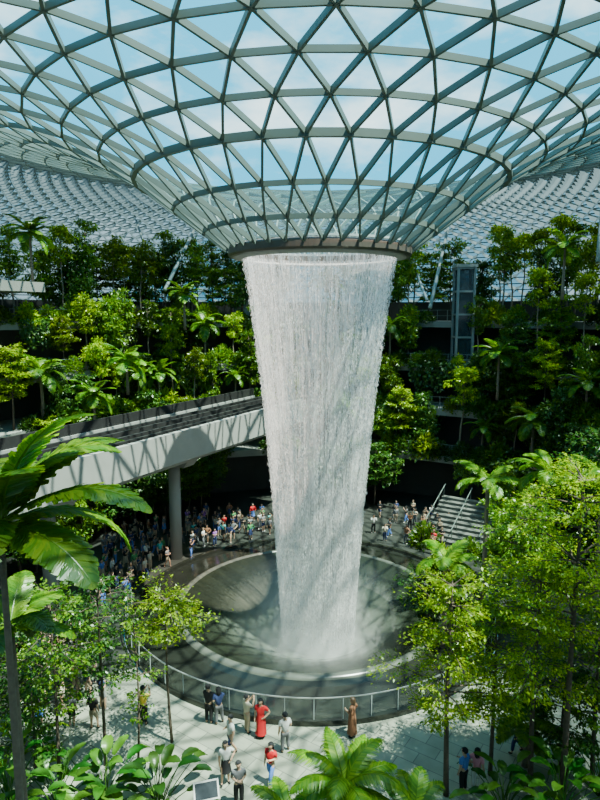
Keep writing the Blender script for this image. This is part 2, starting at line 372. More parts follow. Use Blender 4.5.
# ------------------------------------------------------------------ waterfall
PZ = [-2.4, .35, 6.1, 11.57, 16.8, 18.73, 19.2]; PRD = [2.0, 2.12, 2.5, 2.97, 3.62, 3.93, 4.0]
ZB = -1.9
def wr(z): return np.interp(z, PZ, PRD)
wf = thing('waterfall', 'tall column of white falling water narrowing from the roof ring to the pool', 'waterfall', (CX, CY, 0))
def uvlathe(name, prof, n, m, parent, uoff=0., z0=0., loc=None):
    b = MB().lathe(prof, n); me = b.mesh(name, m, True)
    ul = me.uv_layers.new(name='UVMap'); co = me.vertices
    for p in me.polygons:
        us = []
        for li in p.loop_indices:
            vi = me.loops[li].vertex_index; j = vi % n
            us.append((li, j/n, co[vi].co.z))
        js = [u for _, u, _ in us]
        for li, u, z in us:
            if max(js)-min(js) > .5 and u < .5: u += 1
            ul.data[li].uv = (u+uoff, z-z0)
    return obj(name, me, parent, loc)
uvlathe('water_curtain', [(float(wr(z))*.94, z) for z in np.linspace(ZB, 19.1, 30)], 96, M['water'], wf, 0, -2.0)
def drop_mesh(nd, nst, jit, l0, l1, w0, w1, low=0.):
    z = rng.uniform(ZB, 19.0, nd)
    if low: z = ZB+(z-ZB)*rng.uniform(0, 1, nd)**low
    st = rng.uniform(0, 2*PI, nst); a = st[rng.integers(0, nst, nd)]+rng.normal(0, jit, nd)
    r = wr(z)*(1-np.abs(rng.normal(0, .045, nd))+rng.normal(0, .010, nd))
    ln = rng.uniform(l0, l1, nd); wd = rng.uniform(w0, w1, nd); fa = rng.uniform(0, PI, nd)
    P = np.stack([r*np.sin(a), r*np.cos(a), z], 1); sx = np.stack([np.cos(fa), np.sin(fa), 0*fa], 1)*wd[:, None]/2; zz = np.stack([0*ln, 0*ln, ln/2], 1)
    return np.stack([P-zz, P+sx, P+zz, P-sx], 1).reshape(-1, 3)
V = np.concatenate([drop_mesh(48000, 420, .005, .05, .26, .013, .034), drop_mesh(16000, 3000, .05, .04, .12, .02, .045), drop_mesh(18000, 2000, .05, .05, .22, .02, .042, .9)])
o = obj('water_droplets', mesh_np('water_droplets', V, np.arange(len(V)).reshape(-1, 4), M['drops']), wf); o['kind'] = 'stuff'
for r0, r1, z0_, hh in ((2.25, 2.1, -1.8, 6.0), (2.6, 2.25, -1.6, 4.4), (3.3, 2.8, -1.2, 2.8), (4.6, 4.2, -.5, 1.8)):
    uvlathe('spray', [(r0+(r1-r0)*q, z0_+q*hh) for q in np.linspace(0, 1, 8)], 48, M['mist'], wf, r0*.3, z0_-(3.6-hh if hh < 3.6 else 0)*.75, (-.25 if r0 > 3 else 0, 0, 0))

# ------------------------------------------------------------------ terraces
TER = [(4.5, 20.0), (8.2, 21.5), (11.7, 23.5), (15.5, 26.0)]
for i, (tz, R) in enumerate(TER):
    zb = TER[i-1][0] if i else 0
    struct(MB().lathe([(R, tz-.55), (R, tz), (R+8.5, tz), (R+8.5, tz-.55)], 80, -105, 105, (CX, CY), True).build('floor', M['slab']))
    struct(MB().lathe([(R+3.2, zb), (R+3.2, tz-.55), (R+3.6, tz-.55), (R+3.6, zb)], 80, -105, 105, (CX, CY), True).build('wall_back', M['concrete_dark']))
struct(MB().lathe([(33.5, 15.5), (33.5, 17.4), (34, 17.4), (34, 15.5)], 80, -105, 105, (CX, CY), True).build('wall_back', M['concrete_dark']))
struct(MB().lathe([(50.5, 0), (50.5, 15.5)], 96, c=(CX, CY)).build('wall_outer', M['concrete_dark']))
struct(MB().lathe([(23.5, 17.7), (23.5, 18.4), (31, 18.4), (31, 17.7)], 16, -78, -56.5, (CX, CY), True).build('trim_1', M['slab']))
struct(MB().lathe([(27, 15.5), (27, 18.6), (29, 18.6), (29, 15.5)], 4, -15, -10, (CX, CY), True).build('trim_2', M['slab']))
for sd_, p0, p1 in ((1, 20, 38), (-1, 46, 70)):
  for i, (tz, R) in enumerate(TER):
    if sd_ < 0 and i < 2: continue
    t = thing('terrace_railing', 'slim metal railing along the %s terrace on the %s, counted from the bottom' % (['lowest', 'second', 'third', 'topmost'][i], 'right' if sd_ > 0 else 'left'), 'railing', polar(sd_*(p0+p1)/2, R+.15, tz), 0, 'railings on the terraces')
    c0 = Vector(t.location)
    for hz in (.5, 1.0):
        b = MB(); pp = [polar(sd_*p, R+.15, tz+hz)-c0 for p in np.linspace(p0, p1, 15)]
        for k in range(14): b.bar(pp[k], pp[k+1], .035)
        b.build('rail', M['steel'], t)
    for p in np.linspace(p0, p1, 10):
        q = polar(sd_*p, R+.15, tz)-c0; MB().bar(q, q+Vector((0, 0, 1.0)), .045).build('post', M['steel'], t)
lt = thing('lift_tower', 'grey metal lift shaft frame rising above the right terraces', 'lift shaft', polar(32.0, 24.8, 11.7))
for x in (-.7, .7):
    for y in (-.7, .7): MB().box((x, y, 4.2), (.2, .2, 8.4)).build('post', M['lift'], lt)
for k in range(5):
    b = MB(); zz_ = .5+k*1.95
    for s in (-.7, .7): b.box((0, s, zz_), (1.4, .12, .16)); b.box((s, 0, zz_), (.12, 1.4, .16))
    b.build('cross_frame', M['lift'], lt)
MB().box((0, 0, 8.5), (1.8, 1.8, .25)).build('cap', M['concrete'], lt)
MB().box((0, 0, 4.1), (1.25, 1.25, 8.2)).build('glass_shaft', M['glass_far'], lt)
MB().box((0, 0, 5.2), (1.1, 1.1, 2.3)).build('lift_car', M['steel'], lt)

# ------------------------------------------------------------------ elevated guideway
A = Vector((-11, 27.5, 0)); Bp = Vector((-2.75, 43.2, 0)); dr = (Bp-A).normalized(); nl = Vector((-dr.y, dr.x, 0))
org = A-dr*16; LEN = 16+(Bp-A).length+6.5; zt = 9.2
rzb = math.atan2(dr.y, dr.x)
br = thing('elevated_guideway', 'grey concrete train bridge with dark deck running behind the waterfall', 'bridge', (org.x, org.y, 0), rzb)
MB().add([(x, y, z) for x in (0, LEN) for (y, z) in ((0, zt), (0, zt-1.85), (.5, zt-2.2), (4.5, zt-2.2), (5, zt-1.85), (5, zt), (4.7, zt), (4.7, zt-.5), (.3, zt-.5), (.3, zt))],
         [(k, (k+1) % 10, 10+(k+1) % 10, 10+k) for k in range(10)]+[tuple(range(9, -1, -1)), tuple(range(10, 20))]).build('girder', M['concrete'], br)
MB().box((LEN/2, 2.5, zt-.47), (LEN, 4.38, .06)).build('deck', M['deck'], br)
for y in (1.0, 1.9, 3.1, 4.0): MB().box((LEN/2, y, zt-.22), (LEN, .2, .42)).build('guide_rail', M['rail_dark'], br)
MB().box((LEN/2, 4.85, zt+.3), (LEN, .12, .66)).build('parapet', M['rail_dark'], br)
def pier(tv, lab):
    c = A+nl*2.5+dr*(tv*(Bp-A).length)
    t = thing('bridge_pier', lab, 'column', (c.x, c.y, 0), rzb, 'round concrete piers of the bridge')
    MB().tube([(0, 0, 0), (0, 0, zt-2.8)], .38, 24).build('shaft', M['concrete'], t, True)
    MB().add([(x*.5, y*1.2, zt-2.8) for x in (-1, 1) for y in (-1, 1)]+[(x*.6, y*1.7, zt-2.22) for x in (-1, 1) for y in (-1, 1)], [(0, 1, 3, 2), (4, 6, 7, 5), (0, 4, 5, 1), (2, 3, 7, 6), (0, 2, 6, 4), (1, 5, 7, 3)]).build('capital', M['concrete'], t)
PIERS = (.045, .605)
pier(PIERS[0], 'round concrete bridge pier nearest the camera, low at the left edge')
pier(PIERS[1], 'round concrete bridge pier standing in the crowd under the middle of the bridge')
def under_bridge(p):
    q = Vector(p)-org; x = q.x*dr.x+q.y*dr.y; y = q.x*nl.x+q.y*nl.y
    return -1.2 < x < LEN+1 and -1.3 < y < 6.8

# ------------------------------------------------------------------ staircase on the right
sp = ground(464, 548); t = thing('staircase', 'broad stone steps with dark handrails rising beside the right terraces', 'stairs', sp, math.radians(-32))
b = MB()
for k in range(10): b.box((0, k*.5+.25, k*.10+.10), (6.4, .5, .2+k*.2))
b.build('steps', M['stair'], t)
for x in (-3.1, -1.0, 1.0, 3.1):
    q = MB().tube([(x, 0, 1.0), (x, 5.0, 2.9)], .035, 8)
    for k in range(5): q.bar((x, .3+k*1.1, .1+k*.42), (x, .3+k*1.1, 1.12+k*.42), .04)
    q.build('handrail', M['steel'], t)

# ------------------------------------------------------------------ plants
def unit(v): return v/np.maximum(np.linalg.norm(v, axis=1, keepdims=True), 1e-6)
def leaves(name, P, D, Nr, S, Wd, m):
    D = unit(D); sd_ = unit(np.cross(D, Nr)); S = S[:, None]; Wd = Wd[:, None]
    nn = np.cross(sd_, D)
    V = np.stack([P, P+D*S*.45+sd_*Wd/2+nn*S*.04, P+D*S-nn*S*.08, P+D*S*.45-sd_*Wd/2+nn*S*.04], 1).reshape(-1, 3)
    return mesh_np(name, V, np.arange(len(P)*4).reshape(-1, 4), m)
def layered_parts(H, crown0, spread, tiers, lp, ls, mleaf, seed, per=6, bark='bark', tr=.09, rise=.3):
    """slim tree with flat tiers of small leaves; returns trunk mesh, foliage mesh"""
    g_ = np.random.default_rng(seed); b = MB()
    bend = g_.normal(0, .12, 2)
    def tp(z): s = z/H; return np.array([bend[0]*math.sin(s*3)*H*.12, bend[1]*math.sin(s*2.4)*H*.12, z])
    zs = np.linspace(0, H*.97, 9); b.tube([tp(q) for q in zs], [tr*(1-.75*q/H) for q in zs], 8)
    P = []; D = []
    for ti in range(tiers):
        s = ti/max(1, tiers-1); zt_ = H*(crown0+(1-crown0)*s*.96)
        Lr = spread*(math.sin(PI*(.22+.60*s))**.8)*g_.uniform(.7, 1.2)*(1-.25*s)
        for j in range(per):
            az = 2*PI*(j+g_.uniform(-.4, .4))/per+ti*1.1; L_ = Lr*g_.uniform(.4, 1.3); d = np.array([math.cos(az), math.sin(az), g_.uniform(.0, rise*1.6)])
            p0 = tp(min(H*.96, zt_+g_.uniform(-.03, .03)*H)); ctrl = [p0, p0+d*L_*.5, p0+d*L_+np.array([0, 0, -.08*L_])]
            b.tube(ctrl, [tr*.3, tr*.2, tr*.08], 5, False)
            n = int(lp*(.35+.65*L_/spread)); tt = g_.uniform(.25, 1.05, n)**.75; lat = g_.normal(0, .17*L_+.05, n)*(.4+tt*.7)
            perp = np.array([-d[1], d[0], 0])
            q = p0+d*L_*tt[:, None]+perp*lat[:, None]; q[:, 2] += g_.normal(0, .035*spread, n)-.10*L_*tt**2-.15*np.abs(lat)
            P.append(q); dd = np.tile(d, (n, 1))*.7+perp*np.sign(lat)[:, None]*.6+g_.normal(0, .5, (n, 3)); dd[:, 2] -= .3; D.append(dd)
    P = np.concatenate(P); D = np.concatenate(D); n = len(P)
    Nr = g_.normal(0, .45, (n, 3)); Nr[:, 2] += 1
    S = ls*g_.uniform(.6, 1.3, n)
    return b.mesh('trunk', M[bark], True), leaves('foliage', P, D, Nr, S, S*.5, M[mleaf])
def bushy_parts(H, crown0, spread, lumps, nl_, ls, mleaf, seed, bark='bark', tr=.13, flat=.75):
    g_ = np.random.default_rng(seed); b = MB(); zs = np.linspace(0, H*.85, 6)
    b.tube([(0.1*math.sin(q), .1*math.cos(q*1.3), q) for q in zs], [tr*(1-.7*q/H) for q in zs], 7)
    P = []; D = []
    for k in range(lumps):
        s = g_.uniform(0, 1); zc = H*(crown0+(1-crown0)*(.08+.84*s)); rr = spread*(.35+.65*math.sin(PI*(.15+.75*s)))
        az = g_.uniform(0, 2*PI); q = g_.uniform(.1, 1.)*rr; c = np.array([q*math.cos(az), q*math.sin(az), zc]); R = spread*g_.uniform(.14, .42)
        b.tube([(0, 0, max(zc-R*1.6, H*.2)), c], [tr*.35, tr*.1], 5, False)
        n = nl_//lumps; u = unit(g_.normal(0, 1, (n, 3))); rad = R*g_.uniform(.35, 1.25, n)
        p = c+u*rad[:, None]*np.array([1.25, 1.25, flat]); P.append(p)
        d = u+g_.normal(0, .6, (n, 3)); d[:, 2] -= .6; D.append(d)
    P = np.concatenate(P); D = np.concatenate(D); n = len(P); Nr = g_.normal(0, .6, (n, 3)); Nr[:, 2] += .8
    S = ls*g_.uniform(.5, 1.5, n)
    return b.mesh('trunk', M[bark], True), leaves('foliage', P, D, Nr, S, S*.46, M[mleaf])
def frond_mesh(name, Lf, w_, pairs, e0, droop, m, lw, seed, hang=.3, fill=.0):
    g_ = np.random.default_rng(seed); n = 16; pts = [np.zeros(3)]; el_ = e0
    for i in range(n):
        pts.append(pts[-1]+np.array([math.cos(el_), 0, math.sin(el_)])*Lf/n); el_ -= droop/n*(.5+i/n)
    pts = np.array(pts); V = []; F = []
    for i in range(pairs):
        t_ = .1+.9*(i+.5)/pairs; x = t_*n; k = min(int(x), n-1); p = pts[k]+(pts[k+1]-pts[k])*(x-k); tg = (pts[k+1]-pts[k]); tg = tg/np.linalg.norm(tg)
        up = np.array([-tg[2], 0, tg[0]]); ll = w_*max(.12, math.sin(PI*min(1, .12+.86*t_))**.7)*g_.uniform(.9, 1.08)
        for s in (-1, 1):
            d = np.array([0, s, 0])*1.0+tg*(.45+.5*t_)+up*.1; d = d/np.linalg.norm(d); c = np.cross(d, up); c = c/np.linalg.norm(c)
            q = p+d*ll*.5; e_ = p+d*ll-up*ll*hang*g_.uniform(.7, 1.3); o_ = len(V)
            V += [p-c*lw*.4, p+c*lw*.4, q+c*lw*.55-up*ll*hang*.25, e_+c*lw*fill, e_-c*lw*fill*.6, q-c*lw*.55-up*ll*hang*.25]; F.append((o_, o_+1, o_+2, o_+3, o_+4, o_+5))
    b = MB(); b.add(V, F); b.tube(pts, [.035*(1-.8*i/n)*Lf/2.4 for i in range(n+1)], 5); return b.mesh(name, m)
def palm(name, label, loc, H, crownL, nf, w_, lw, pairs, m, seed, e_rng=(.2, 1.1), trunk_r=.12, group=None, droop=1.3, lean=0., bark='bark_pale', az0=0., hang=.3, dirs=None, fill=.05):
    g_ = random.Random(seed); t = thing(name, label, 'palm tree', loc, 0, group)
    top = Vector((lean, 0, H)); zs = [0, .25, .5, .75, 1]
    MB().tube([(lean*q*q, 0, H*q) for q in zs], [trunk_r*(1.2-.45*q) for q in zs], 10).build('trunk', M[bark], t, True)
    ms = [frond_mesh('frond', crownL*f, w_, pairs, .0, droop*d, m, lw, seed+q, hang, fill) for q, (f, d) in enumerate(((1, 1), (.9, 1.25), (.8, .8)))]
    if dirs is None: dirs = [(az0+i*2.399+g_.uniform(-.2, .2), e_rng[0]+(e_rng[1]-e_rng[0])*i/max(1, nf-1)) for i in range(nf)]
    for i, (az, el_) in enumerate(dirs):
        o = obj('frond', ms[i % 3], t, top); o.rotation_euler = (g_.uniform(-.15, .15), -el_, az)
    return t
def tree_of(name, cat, parts, label, loc, rz, sc=1., group=None):
    t = thing(name, label, cat, loc, rz, group); t.scale = sc if hasattr(sc, '__len__') else (sc,)*3
    obj('trunk', parts[0], t); obj('foliage', parts[1], t); return t

BG = [('bushy_tree', bushy_parts(6, .3, 1.8, 36, 3300, .28, 'bg_mid', 11)),
      ('dark_bushy_tree', bushy_parts(6.5, .2, 1.6, 36, 3300, .28, 'bg_dark', 12)),
      ('layered_tree', layered_parts(6.6, .35, 2.0, 7, 85, .29, 'bg_mid', 13, 7)),
      ('slender_tree', bushy_parts(7.6, .45, 1.1, 26, 2200, .26, 'bg_bright', 14, 'bark_pale', tr=.09)),
      ('spreading_tree', layered_parts(5.8, .4, 2.4, 6, 110, .30, 'bg_dark', 15, 7)),
      ('columnar_tree', bushy_parts(7.2, .08, 1.0, 36, 2800, .27, 'bg_mid', 16)),
      ('yellow_green_tree', layered_parts(6.8, .42, 1.9, 7, 95, .27, 'bg_bright', 17, 7)),  # layered tree with the lighter yellow green leaf colour
      ('tall_thin_tree', bushy_parts(8.6, .6, 1.3, 24, 2000, .26, 'bg_bright', 18, 'bark_pale', .09, .55)),
      ('tall_open_tree', bushy_parts(8.8, .42, 1.4, 30, 2100, .27, 'bg_mid', 19, 'bark_pale', .10, .5))]
KN = {'bushy_tree': 'round bushy green tree', 'dark_bushy_tree': 'dense dark green tree', 'layered_tree': 'tree with flat layered branches', 'slender_tree': 'slender light green tree', 'spreading_tree': 'low spreading dark tree', 'columnar_tree': 'narrow columnar tree', 'yellow_green_tree': 'yellow green layered tree', 'tall_thin_tree': 'tall thin trunked tree', 'tall_open_tree': 'tall airy tree'}
def shrub_mesh(h, r, n, ls, m, seed):
    g_ = np.random.default_rng(seed); u = unit(g_.normal(0, 1, (n, 3))); u[:, 2] = np.abs(u[:, 2])*1.4-.35; rad = g_.uniform(.45, 1.05, n)
    P = u*rad[:, None]*np.array([r, r, h]); P[:, 2] += h*.15; D = u+g_.normal(0, .5, (n, 3)); D[:, 2] += .1
    Nr = g_.normal(0, .5, (n, 3)); Nr[:, 2] += 1; S = ls*g_.uniform(.6, 1.4, n)
    return leaves('foliage', P, D, Nr, S, S*.45, M[m])
def vine_mesh(wd, h, n, ls, m, seed):
    g_ = np.random.default_rng(seed); x = g_.uniform(-wd/2, wd/2, n); lim = h*(.45+.55*np.abs(np.sin(x*2.7+seed))*np.abs(np.cos(x*.9)))
    z = .35-g_.uniform(0, 1, n)**1.1*(lim+.35); P = np.stack([x, -.15+.28*g_.normal(0, 1, n), z], 1)
    D = g_.normal(0, .6, (n, 3)); D[:, 2] -= 1; D[:, 1] -= .4; Nr = g_.normal(0, .5, (n, 3)); Nr[:, 1] -= 1; Nr[:, 2] += .5; S = ls*g_.uniform(.6, 1.4, n)
    return leaves('foliage', P, D, Nr, S, S*.5, M[m])
SH = [('leafy_shrub', shrub_mesh(1.2, 1.15, 900, .30, 'bg_mid', 21), 'mid green leafy shrub'), ('dark_shrub', shrub_mesh(1.0, 1.3, 900, .32, 'bg_dark', 22), 'dark green shrub'), ('bright_shrub', shrub_mesh(1.1, 1.0, 800, .34, 'bg_bright', 23), 'yellow green shrub')]
VN = [vine_mesh(2.6, 2.8, 900, .26, 'bg_mid', 24), vine_mesh(2.6, 2.2, 800, .26, 'bg_dark', 25), vine_mesh(2.4, 3.2, 900, .24, 'bg_mid', 26)]
SIDE = {-1: 'left', 1: 'right'}; TN = ['lowest', 'second', 'third', 'topmost']
def label_row(lst, where):
    lst.sort(key=lambda o: proj(o.location)[0])
    for i, o in enumerate(lst): o['label'] = '%s, %s from left %s' % (o['_k'], ORD[min(i, 29)], where); del o['_k']
def inview(p, m=45): return -m < proj(p)[0] < 600+m
def bg_tree(i, p, sc, group):
    nm, parts = BG[i]; t = tree_of(nm, 'tree', parts, '', p, random.uniform(0, 6.28), sc, group); t['_k'] = KN[nm]; return t
PALMK = [frond_mesh('frond', 2.0*f, .5, 22, .0, 1.4*d, M['leaf_mid'], .10, 90+q, .3, .05) for q, (f, d) in enumerate(((1, 1), (.9, 1.25)))]
PTR = MB().tube([(0, 0, 0), (.05, 0, 1.5), (0, 0, 3.2)], [.11, .09, .08], 8).mesh('trunk', M['bark_pale'], True)
def bg_palm(p, s, group):
    t = thing('feather_palm', '', 'palm tree', p, random.uniform(0, 6), group); t.scale = (s, s, s); t['_k'] = 'feathery palm with a thin trunk'
    obj('trunk', PTR, t)
    for i in range(13):
        o = obj('frond', PALMK[i % 2], t, (0, 0, 3.2)); o.rotation_euler = (random.uniform(-.15, .15), -(-.35+1.5*i/12), i*2.399)
    return t
for ti, (tz, R) in enumerate(TER):
    for sd_ in (-1, 1):
        row = []; prow = []; where = 'on the %s %s terrace' % (TN[ti], SIDE[sd_]); grp = 'trees ' + where
        for ph in np.arange(5, 69, [4.4, 4.3, 4.3, 3.2][ti]):
            ph = ph+random.uniform(-1.3, 1.3)
            if sd_ == 1 and 22.5 < ph < 35 and not (ti == 0 and ph < 27): continue
            if sd_ == -1 and ti >= 2 and ph > 54: continue
            p = polar(sd_*ph, R+random.uniform(.6, 1.6), tz)
            if not inview(p): continue
            if ti < 2 and under_bridge(p): continue
            if random.random() < .16:
                prow.append(bg_palm(polar(sd_*ph, R+.5, tz), random.uniform(.8, 1.25), 'palms ' + where)); continue
            if ti == 3: s = random.uniform(.72, 1.05); k = random.choice([0, 2, 3, 3, 6, 7, 7, 8, 8, 1])
            else: s = random.uniform(.6, .95); k = random.choice([0, 1, 1, 2, 3, 4, 5, 6, 7, 8])
            row.append(bg_tree(k, p, (s*random.uniform(.85, 1.1), s*random.uniform(.85, 1.1), s*random.uniform(.85, 1.15)), grp))
        label_row(row, where); label_row(prow, where)
        if ti == 3:
            row = []; where = 'in the back row of the %s terraces' % SIDE[sd_]
            for ph in np.arange(6, 62, 4.3):
                p = polar(sd_*(ph+random.uniform(-1.2, 1.2)), random.uniform(28.6, 30.2), tz)
                if not inview(p): continue
                s = random.uniform(.92, 1.08); row.append(bg_tree(random.choice([0, 1, 2, 7, 8, 8]), p, (s, s, s*random.uniform(.9, 1.02)), 'trees ' + where))
            label_row(row, where)
            where = 'on the topmost %s terrace' % SIDE[sd_]
        row = []; grp = 'shrubs ' + where; vrow = []
        for ph in np.arange(5, 69, 4.6):
            ph = ph+random.uniform(-1.5, 1.5)
            if sd_ == 1 and 24 < ph < 34 and random.random() < .55: continue
            k = random.choice([0, 1, 1, 2]); s = random.uniform(.6, 1.1); p = polar(sd_*ph, R+.35, tz)
            if inview(p) and not (ti < 2 and under_bridge(p)):
                o = obj(SH[k][0], SH[k][1], None, p); o.scale = (s, s, s*1.1); o.rotation_euler.z = random.uniform(0, 6); tag(o, '', 'shrub', grp); o['_k'] = SH[k][2]; row.append(o)
            ph2 = ph+2.5; p = polar(sd_*ph2, R-.05, tz)
            if inview(p) and not (ti < 2 and under_bridge(p)) and random.random() < (.3 if (sd_ == 1 and 22 < ph2 < 36) or (sd_ == -1 and ph2 > 50) else .5):
                o = obj('hanging_vine', random.choice(VN), None, p); s = random.uniform(.75, 1.15); o.scale = (s*1.2, s, s); o.rotation_euler.z = -math.radians(sd_*ph2); tag(o, '', 'vine', 'vines hanging from the %s %s terrace' % (TN[ti], SIDE[sd_])); o['_k'] = 'leafy hanging vine'; vrow.append(o)
        label_row(row, where); label_row(vrow, 'over the edge of the %s %s terrace' % (TN[ti], SIDE[sd_]))
for sd_ in (-1, 1):
    row = []
    for ph in np.arange(7, 80, 5.2):
        if sd_ == 1 and 22 < ph < 47: continue
        p = polar(sd_*(ph+random.uniform(-1.5, 1.5)), random.uniform(17.8, 19.4), 0)
        if not inview(p) or under_bridge(p): continue
        row.append(bg_tree(random.choice([0, 1, 1, 4, 5, 2]), p, random.uniform(.75, .98), 'trees at the foot of the %s terraces' % SIDE[sd_]))
    label_row(row, 'at the foot of the %s terraces' % SIDE[sd_])
row = []
for px, py, s, k in ((424, 545, .9, 0), (442, 566, .8, 2), (500, 560, 1., 0), (512, 540, 1.1, 1), (490, 520, .9, 2), (470, 556, .7, 0)):
    o = obj(SH[k][0], SH[k][1], None, ground(px, py)); o.scale = (s, s, s*1.2); tag(o, '', 'shrub', 'shrubs around the stone steps'); o['_k'] = SH[k][2]; row.append(o)
label_row(row, 'around the stone steps')
def tpalm(label, px, py, d, H, L_, m, seed):
    palm('feather_palm', label, at(px, py, d), H, L_, 14, .55, .10, 24, M[m], seed, (-.4, 1.2), .1)
tpalm('tall feathery palm against the roof at the far upper left', 33, 285, 45, 3.8, 2.2, 'leaf_mid', 31)
tpalm('feathery palm among trees on the left slope above the bridge', 128, 395, 44, 2.6, 2.3, 'leaf_palm', 32)
tpalm('small feathery palm on the left slope near the left edge', 95, 425, 41, 2.2, 2.0, 'leaf_mid', 35)
tpalm('feathery palm in front of the right terraces beside the lift shaft', 497, 400, 46, 3.6, 2.2, 'leaf_mid', 33)
tpalm('tall feathery palm against the roof at the far upper right', 562, 300, 44, 3.8, 2.2, 'leaf_mid', 34)
tpalm('feathery palm on the right slope near the right edge', 585, 420, 42, 2.6, 2.2, 'leaf_mid', 36)
tpalm('small feathery palm on the left slope close to the waterfall', 185, 330, 50, 3.0, 2.0, 'leaf_mid', 37)

def fg(name, label, px, py, ytop, crown0, spread, tiers, lp, ls, m, seed, per=6, tr=.09, bark='bark', rise=.3):
    b_ = ground(px, py); d = b_.y; top = at(px, ytop, d).z
    return tree_of(name, 'tree', layered_parts(top, crown0, spread, tiers, lp, ls, m, seed, per, bark, tr, rise), label, b_, 0.)
fg('slender_tree', 'small slim tree with a flat bright crown left of the pool', 172, 742, 594, .74, 2.0, 4, 140, .14, 'leaf_bright', 41, 7, .06)
fg('slender_tree', 'slim tree with a long dark trunk and thin crown near the lower left', 106, 765, 575, .45, 1.4, 6, 90, .14, 'leaf_dark', 42, 6, .07)
fg('slender_tree', 'slim dark tree beside the big left palm', 60, 790, 585, .45, 1.6, 6, 100, .145, 'leaf_mid', 43, 6, .07)
fg('slender_tree', 'thin young tree with sparse leaves between the two slim left trees', 138, 772, 610, .35, .8, 6, 36, .13, 'leaf_mid', 44, 5, .05)
fg('slender_tree', 'leafy small tree at the left edge behind the palm trunk', 20, 745, 600, .3, 1.8, 8, 100, .17, 'leaf_dark', 52, 6, .07)
fg('slender_tree', 'small tree in the shade between the left trees and the pier', 78, 700, 595, .4, 1.5, 6, 80, .18, 'leaf_dark', 53, 6, .07)
fg('slender_tree', 'short leafy tree at the left edge above the corner plants', 36, 775, 665, .25, 1.4, 6, 100, .14, 'leaf_dark', 57, 6, .06)
fg('layered_tree', 'tallest tree on the right, wide bright crown near the right edge', 562, 800, 466, .60, 2.8, 6, 250, .13, 'leaf_bright', 45, 8, .12)
fg('layered_tree', 'layered tree overlapping the right edge of the pool', 446, 795, 578, .38, 2.0, 7, 210, .125, 'leaf_bright', 46, 7, .1)
fg('layered_tree', 'layered tree with yellow green crown behind the tall right tree', 530, 790, 560, .48, 2.1, 6, 210, .125, 'leaf_bright', 47, 8, .1)
fg('layered_tree', 'shorter layered tree at the lower right edge', 592, 785, 605, .4, 1.9, 6, 190, .125, 'leaf_mid', 48, 7, .09)
fg('layered_tree', 'dark leaved tree between the pool and the right trees', 490, 775, 600, .35, 1.7, 6, 190, .125, 'leaf_mid', 49, 7, .08)
fg('layered_tree', 'tree with darker crown in the right middle behind the bright trees', 522, 660, 500, .45, 2.3, 7, 170, .16, 'leaf_mid', 50, 8, .11)
fg('layered_tree', 'small tree beside the staircase on the right', 428, 640, 562, .3, 1.5, 6, 120, .15, 'leaf_dark', 51, 7, .07)
fg('layered_tree', 'leafy tree behind the tall bright tree below the arching palms', 510, 590, 478, .3, 1.9, 7, 150, .21, 'leaf_mid', 54, 7, .1)
fg('layered_tree', 'dense dark tree at the right edge behind the tall bright tree', 592, 640, 430, .3, 2.8, 8, 180, .23, 'leaf_dark', 55, 8, .12)
fg('layered_tree', 'low leafy tree under the right trees above the bottom plants', 560, 770, 665, .3, 1.6, 5, 170, .14, 'leaf_dark', 58, 7, .07)

def palm_at(label, px, py, d, crownL, nf, w_, lw, pairs, seed, e_rng, droop, m='leaf_palm', tr=.13, az0=0., hang=.2, name='feather_palm', dirs=None, fill=.05):
    c = at(px, py, d); return palm(name, label, (c.x, c.y, 0), c.z, crownL, nf, w_, lw, pairs, M[m], seed, e_rng, tr, None, droop, az0=az0, hang=hang, dirs=dirs, fill=fill)
palm_at('large palm with long broad arching leaves at the left edge', 0, 524, 12.3, 3.6, 11, .70, .15, 48, 61, (-.25, 1.0), 1.45, 'leaf_glow', hang=.2, fill=.38, name='broad_leaf_palm', tr=.085,
        dirs=[(-.1, .66), (.35, 1.18), (-.5, .12), (.9, .95), (-1.3, .5), (-.9, 1.05), (1.9, .7), (-2.2, .6), (3.0, .7), (-.15, 1.36), (.5, .3)])
palm_at('shorter palm low behind the large palm at the left edge', 10, 625, 15.0, 2.2, 9, .5, .14, 32, 62, (-.2, .9), 1.2, 'leaf_mid', az0=1.5, fill=.12)
palm_at('palm with arching fronds beside the staircase', 446, 562, 27, 2.1, 9, .5, .10, 28, 63, (0, 1.0), 1.5, 'leaf_palm', az0=.3, fill=.1, hang=.35)
palm_at('palm with arching fronds above the right trees, left of two', 488, 482, 30, 2.2, 10, .5, .10, 28, 64, (0, 1.0), 1.5, 'leaf_mid', fill=.08, hang=.35)
palm_at('palm with arching fronds above the tallest right tree', 548, 472, 29, 2.2, 10, .5, .10, 28, 65, (0, 1.1), 1.5, 'leaf_palm', az0=1., fill=.08, hang=.35)
palm_at('palm with arching fronds at the right edge of the picture', 604, 478, 26, 2.3, 10, .5, .10, 28, 66, (0, 1.1), 1.5, 'leaf_mid', az0=2., fill=.08, hang=.35)
palm_at('feathery palm at the bottom centre in front of the railing', 345, 786, 15.5, 2.15, 18, .45, .038, 52, 67, (.05, 1.25), 1.5, 'leaf_palm', .12, hang=.55, fill=0.)
palm_at('small feathery palm at the bottom right of centre', 415, 810, 15.0, 1.4, 12, .4, .04, 36, 68, (.1, 1.2), 1.4, 'leaf_mid', .1, hang=.5, fill=0.)
palm_at('small feathery palm at the bottom left of centre', 288, 818, 15.0, 1.4, 11, .4, .04, 36, 69, (.1, 1.2), 1.4, 'leaf_mid', .1, hang=.5, fill=0.)
palm_at('fan shaped palm in the lower right among tree trunks', 527, 725, 19.5, 1.6, 12, .42, .06, 30, 70, (-.1, 1.1), 1.3, 'leaf_mid', .1)

